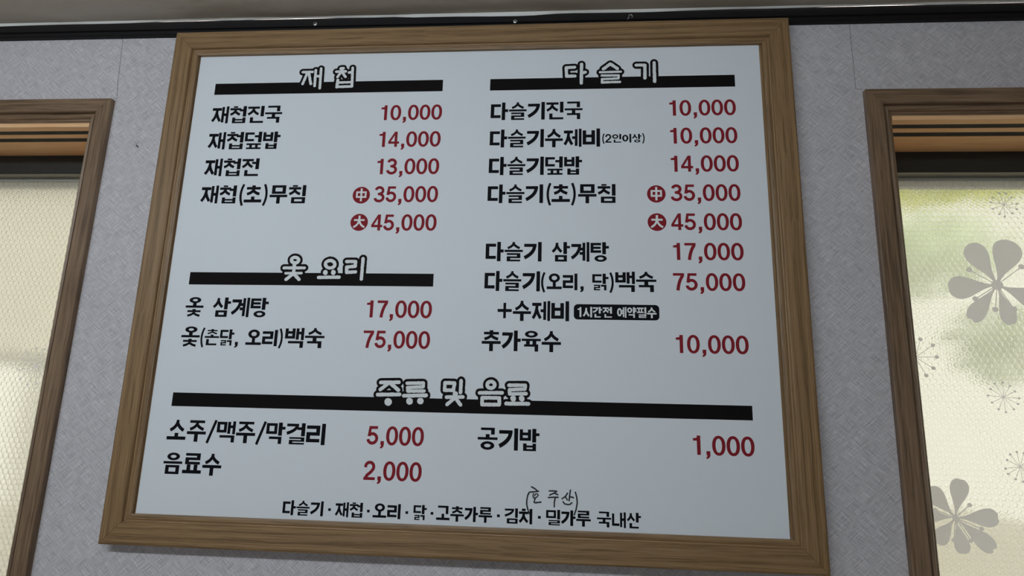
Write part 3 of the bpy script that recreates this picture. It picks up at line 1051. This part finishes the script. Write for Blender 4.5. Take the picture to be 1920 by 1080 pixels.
heading('clam', 5.4, 11, (6, 10), 91.3, 549.3, 839.3, 863.4, 'white brush character of the heading 재첩, outlined in black')
heading('snail', 6.2, 12, (3, 4, 2), 641, 1098.1, 838.9, 863.0, 'white brush character of the heading 다슬기, outlined in black')
heading('lacquer', 6.2, 13, (7, 4, 2), 92.5, 551.1, 454.7, 478.2, 'white brush character of the heading 옻 요리, outlined in black')
heading('drinks', 6.2, 14, (5, 4, 6, 3, 4), 91.3, 1097.5, 233.4, 257.2, 'white brush character of the heading 주류 및 음료, outlined in black')


def line(segs, name='dish_lettering', material=None, level=0):
    """segs: (text, x0, x1, z0, z1) pieces of one printed line"""
    g = Ink()
    for s in segs: g.take(fit(*s))
    return place_ink(name, g, material or M['ink'], panel, level)


H2 = 18.1   # half height of the big dish lettering (mm)


def dish(text, x0, x1, zm): return line([(text, x0, x1, zm - H2, zm + H2)])


def price(text, x1, zm, w):
    g = fit(text, x1 - w, x1, zm - 15.6, zm + 15.4)
    return place_ink('price_lettering', g, M['red'], panel)


def size_mark(ch, x, z):
    g = Ink()
    g.disc(x, z, 16.5, 48)
    d = place_ink('size_mark', g, M['red'], panel)
    g = Ink()
    if ch == '中':
        for q in ((-10, 3.2, 10, 6.6), (-10, -6.2, 10, -2.8), (-10, -6.2, -6.6, 6.6), (6.6, -6.2, 10, 6.6), (-1.8, -13, 1.8, 12.5)): g.rect(x + q[0], z + q[1] + 0.8, x + q[2], z + q[3] + 0.8)
    else:
        g.rect(x - 10, z + 2.6, x + 10, z + 6.2)
        g.rect(x - 1.9, z + 3, x + 1.9, z + 13)
        g.stroke([v + Vector((x, z)) for v in bez((0, 5), (-1.5, -5.5), (-10.5, -9.5), 10)], 3.6)
        g.stroke([v + Vector((x, z)) for v in bez((0, 5), (1.5, -5.5), (10.5, -9.5), 10)], 3.6)
    place_ink('size_character', g, M['ink_white'], panel, 2)


# left column
dish('재첩진국', 92.1, 235.1, 795.9)
dish('재첩덮밥', 92.1, 236.9, 741.1)
dish('재첩전', 92.2, 200.8, 685.8)
dish('재첩(초)무침', 92.1, 298.5, 630.7)
for t, z in (('10,000', 795.8), ('14,000', 740.6), ('13,000', 685.4)): price(t, 550.6, z, 118.6)
price('35,000', 551.2, 630.2, 121.3)
price('45,000', 551.3, 575.0, 122)
size_mark('中', 405.9, 628.4)
size_mark('大', 406.0, 575.2)
dish('옻 삼계탕', 92.5, 249.8, 412.8)
price('17,000', 551.3, 412.9, 118.8)
line([('옻', 91.9, 126.9, 339.8, 376.3), ('(', 128.9, 135.9, 342.4, 372.4), ('촌닭', 136.6, 191.8, 342.5, 372.0), (',', 193.8, 200.3, 344.1, 370.1), ('오리', 214.1, 272.8, 342.8, 372.3),
      (')', 275.3, 282.8, 342.9, 372.9), ('백숙', 286.7, 359.6, 340.6, 376.6)])
price('75,000', 550.8, 358.2, 120.4)
# right column
dish('다슬기진국', 644.0, 817.0, 795.4)
line([('다슬기수제비', 644.0, 849.3, 721.7, 757.9), ('(2인이상)', 853.3, 930.7, 729.2, 746.4)])
dish('다슬기덮밥', 644.1, 816.4, 684.8)
dish('다슬기(초)무침', 643.7, 876.7, 630.2)
for t, z, w in (('10,000', 797.3, 120.3), ('10,000', 741.9, 120.3), ('14,000', 687.0, 120.6), ('35,000', 631.3, 122.5), ('45,000', 576.7, 122.8), ('17,000', 522.0, 121), ('75,000', 467.2, 122.6), ('10,000', 358.4, 121)):
    price(t, 1097.2, z, w)
size_mark('中', 949.4, 629.0)
size_mark('大', 949.4, 575.9)
dish('다슬기 삼계탕', 643.8, 864.2, 520.3)
line([('다슬기', 643.6, 742.6, 447.7, 484.2), ('(', 744.5, 752.3, 449.9, 480.4), ('오리', 754.6, 808.6, 450.3, 480.5), (',', 813.1, 819.6, 452.1, 478.6), ('닭', 834.6, 863.0, 450.5, 480.7), (')', 864.3, 872.1, 450.3, 480.8),
      ('백숙', 874.7, 945.9, 448.2, 484.7)])
line([('+수제비', 668.7, 794.3, 394.9, 430.5)])
# rounded black badge
g = Ink()
pts = []
for qx, qz, a0 in ((942.7, 418.5, 0), (809.5, 418.5, 90), (809.5, 405.3, 180), (942.7, 405.3, 270)):
    pts += [(qx + 7 * math.cos(math.radians(a0 + k * 15)), qz + 7 * math.sin(math.radians(a0 + k * 15))) for k in range(7)]
g.poly(pts)
place_ink('note_badge', g, M['ink'], panel)
line([('1', 809.1, 815.6, 402.7, 420.1), ('시간전', 818.1, 868.5, 402.2, 420.8), ('예약필수', 877.4, 944.9, 402.5, 421.1)], 'badge_lettering', M['ink_white'], 2)
dish('추가육수', 642.4, 780.7, 359.2)
# drinks
line([('소주/맥주/막걸리', 90.4, 376.3, 173.5, 209.6)])
line([('음료수', 91.1, 196.7, 117.5, 153.6)])
line([('공기밥', 641.5, 746.1, 174.0, 210.5)])
price('5,000', 549.1, 192.5, 99.6)
price('2,000', 548.6, 134.4, 99.8)
price('1,000', 1097.8, 191.5, 98.7)
# line about where the ingredients come from
line([('다슬기', 313.2, 383.9, 57.6, 81.6), ('·', 392.4, 397.0, 57.1, 81.1), ('재첩', 404.3, 451.7, 57.7, 81.7), ('·', 459.2, 463.8, 57.1, 81.1), ('오리', 469.2, 516.4, 57.8, 81.8), ('·', 524.7, 529.3, 57.1, 81.1),
      ('닭', 538.1, 560.5, 57.8, 81.8), ('·', 567.3, 571.9, 57.3, 81.3), ('고추가루', 576.8, 670.2, 57.9, 81.9), ('·', 678.2, 682.8, 57.5, 81.5), ('김치', 690.7, 736.3, 57.9, 81.9), ('·', 745.5, 750.3, 57.5, 81.5),
      ('밀가루', 758.9, 831.7, 57.8, 82.0), ('국내산', 841.7, 912.4, 57.7, 81.9)], 'origin_lettering')
o = place_ink('handwritten_note', brush(TRACE['hand'], 2.35, 0, 0.06, 5), M['marker'], panel, 3)
o['label'] = 'hand-written (호주산) in black marker'


# ------------------------------------------------------------------ screws and insect
def screw(x, z, label, ang, slot=True):
    root = empty('screw', (x, -0.0125, z))
    tag(root, label, 'screw', 'screws in the black trim above the board')
    b = MB()
    rings = [(0.0, 0.0042), (0.0008, 0.0041), (0.0018, 0.0034), (0.0023, 0.0022)]
    n = 24
    for d, r in rings: b.v += [(r * math.cos(2 * PI * k / n), -d, r * math.sin(2 * PI * k / n)) for k in range(n)]
    for i in range(len(rings) - 1):
        for k in range(n):
            k2 = (k + 1) % n
            b.f.append((i * n + k, i * n + k2, (i + 1) * n + k2, (i + 1) * n + k))
    b.f.append(tuple(range((len(rings) - 1) * n, len(rings) * n)))
    b.build('screw_head', M['steel'], root)
    s = MB()
    for a in (ang, ang + PI / 2):
        ca, sa = math.cos(a), math.sin(a)
        s.add([(p * ca - q * sa, -0.00245 - (0.00003 if a == ang else 0), p * sa + q * ca) for p, q in ((-0.0031, -0.00055), (0.0031, -0.00055), (0.0031, 0.00055), (-0.0031, 0.00055))], [(0, 1, 2, 3)])
    s.build('cross_slot', M['groove'], root)
    return root


screw(-0.3218, 2.4216, 'cross-head screw in the black trim above the board, left of the other fixings', 0.45)
screw(0.0832, 2.4174, 'cross-head screw half hidden behind the top edge of the menu board frame', 0.9)
root = empty('wire_loop', (0.3069, -0.0130, 2.4216))
tag(root, 'small wire hanging loop on the black trim above the right part of the board', 'wire loop')
b = MB()
pts = [(0.0036 * math.cos(a), -0.001, 0.0012 + 0.0036 * math.sin(a)) for a in [math.radians(235 - 12 * k) for k in range(25)]]
b.tube([(-0.0050, -0.0012, -0.0046)] + pts, 0.00042)
b.build('loop', M['steel'], root)
b = MB()
b.tube([(-0.0056, -0.0012, -0.0054), (-0.0042, -0.0014, -0.0032)], 0.0009)
b.build('wire_end', M['steel'], root)

root = empty('mosquito', (-0.6662, -0.0006, 2.1636))
tag(root, 'small dark mosquito sitting on the wallpaper left of the menu board', 'insect')
b = MB()
b.tube([(-0.0016, -0.0016, 0.0018), (-0.0008, -0.0021, 0.0009), (0.0002, -0.0019, -0.0002), (0.0012, -0.0014, -0.0016), (0.0018, -0.0012, -0.0024)], [0.0005, 0.0010, 0.0010, 0.0008, 0.0004], 8)
b.build('body', M['insect'], root)
for pts in ([(-0.001, -0.002, 0.001), (-0.0022, -0.0030, 0.0060), (-0.0036, -0.0002, 0.0112)], [(-0.001, -0.002, 0.001), (0.0006, -0.0030, 0.0052), (0.0026, -0.0002, 0.0108)],
            [(-0.001, -0.002, 0.001), (-0.0036, -0.0030, 0.0030), (-0.0062, -0.0002, 0.0050)], [(0, -0.002, 0.0), (-0.0016, -0.0026, -0.0014), (-0.0026, -0.0002, -0.0018)],
            [(0, -0.002, 0.0), (0.0022, -0.0030, -0.0002), (0.0036, -0.0002, -0.0006)]):
    b = MB()
    b.tube(pts, 0.00016, 5)
    b.build('leg', M['insect'], root)

# ------------------------------------------------------------------ outdoors, seen blurred through the film
b = MB()
b.box(-14, 14, 0.6, 30, -0.9, -0.8)
tag(b.build('ground', M['ground']), kind='structure')
house = empty('house', (-6.4, 7.0, -0.8))
tag(house, kind='structure')
b = MB()
b.box(-3.4, 3.4, 0, 4, 3.2, 6.0)
b.build('upper_wall', M['stucco'], house)
b = MB()
b.add([(-3.8, -0.5, 6.0), (3.8, -0.5, 6.0), (3.8, 4.5, 6.0), (-3.8, 4.5, 6.0), (-3.8, 2, 7.4), (3.8, 2, 7.4)], [(0, 1, 5, 4), (2, 3, 4, 5), (0, 4, 3), (1, 2, 5), (0, 3, 2, 1)])
b.build('roof', M['roof'], house)
for x in (-3.0, -1.0, 1.0, 3.0):
    b = MB()
    b.box(x - 0.12, x + 0.12, 0.3, 0.54, 0, 3.2)
    b.build('post', M['stucco'], house)


def tree(name, loc, crown, leaves, size, material, label, seed):
    rnd = random.Random(seed)
    root = empty(name, loc)
    tag(root, label, 'tree')
    b = MB()
    cz = crown[2]
    b.tube([(0, 0, 0), (0.05, 0, cz * 0.4), (crown[0] * 0.5, crown[1] * 0.5, cz * 0.75), (crown[0], crown[1], cz)], [0.14, 0.11, 0.08, 0.03], 8)
    b.build('trunk', M['bark'], root)
    b = MB()
    for _ in range(leaves):
        d = Vector((rnd.gauss(0, 1), rnd.gauss(0, 1), rnd.gauss(0, 1))).normalized() * rnd.random() ** 0.4
        c = Vector((crown[0] + d.x * crown[3], crown[1] + d.y * crown[4], crown[2] + d.z * crown[5]))
        u = Vector((rnd.gauss(0, 1), rnd.gauss(0, 1), rnd.gauss(0, 1))).normalized()
        w = u.cross(Vector((rnd.gauss(0, 1), rnd.gauss(0, 1), rnd.gauss(0, 1)))).normalized()
        s = size * rnd.uniform(0.7, 1.3)
        b.add([c - u * s, c + w * s * 0.42, c + u * s, c - w * s * 0.42], [(0, 1, 2, 3)])
    b.build('crown', material, root)
    return root


tree('leafy_tree', (1.1, 3.4, -0.8), (1.4, -0.1, 4.66, 1.9, 0.6, 0.60), 2600, 0.10, M['leaf'], 'yellow-green leafy tree glowing behind the top of the right window', 3)
tree('pale_tree', (1.9, 5.6, -0.8), (1.5, 0, 4.30, 1.5, 0.8, 0.46), 900, 0.12, M['leaf_grey'], 'pale green tree blurred behind the middle of the right window', 4)
tree('bush', (6.1, 5.0, -0.8), (-1.85, 0, 3.32, 0.46, 0.42, 0.38), 230, 0.10, M['leaf_grey'], 'grey-green bush blurred behind the large flower print at the right edge', 5)
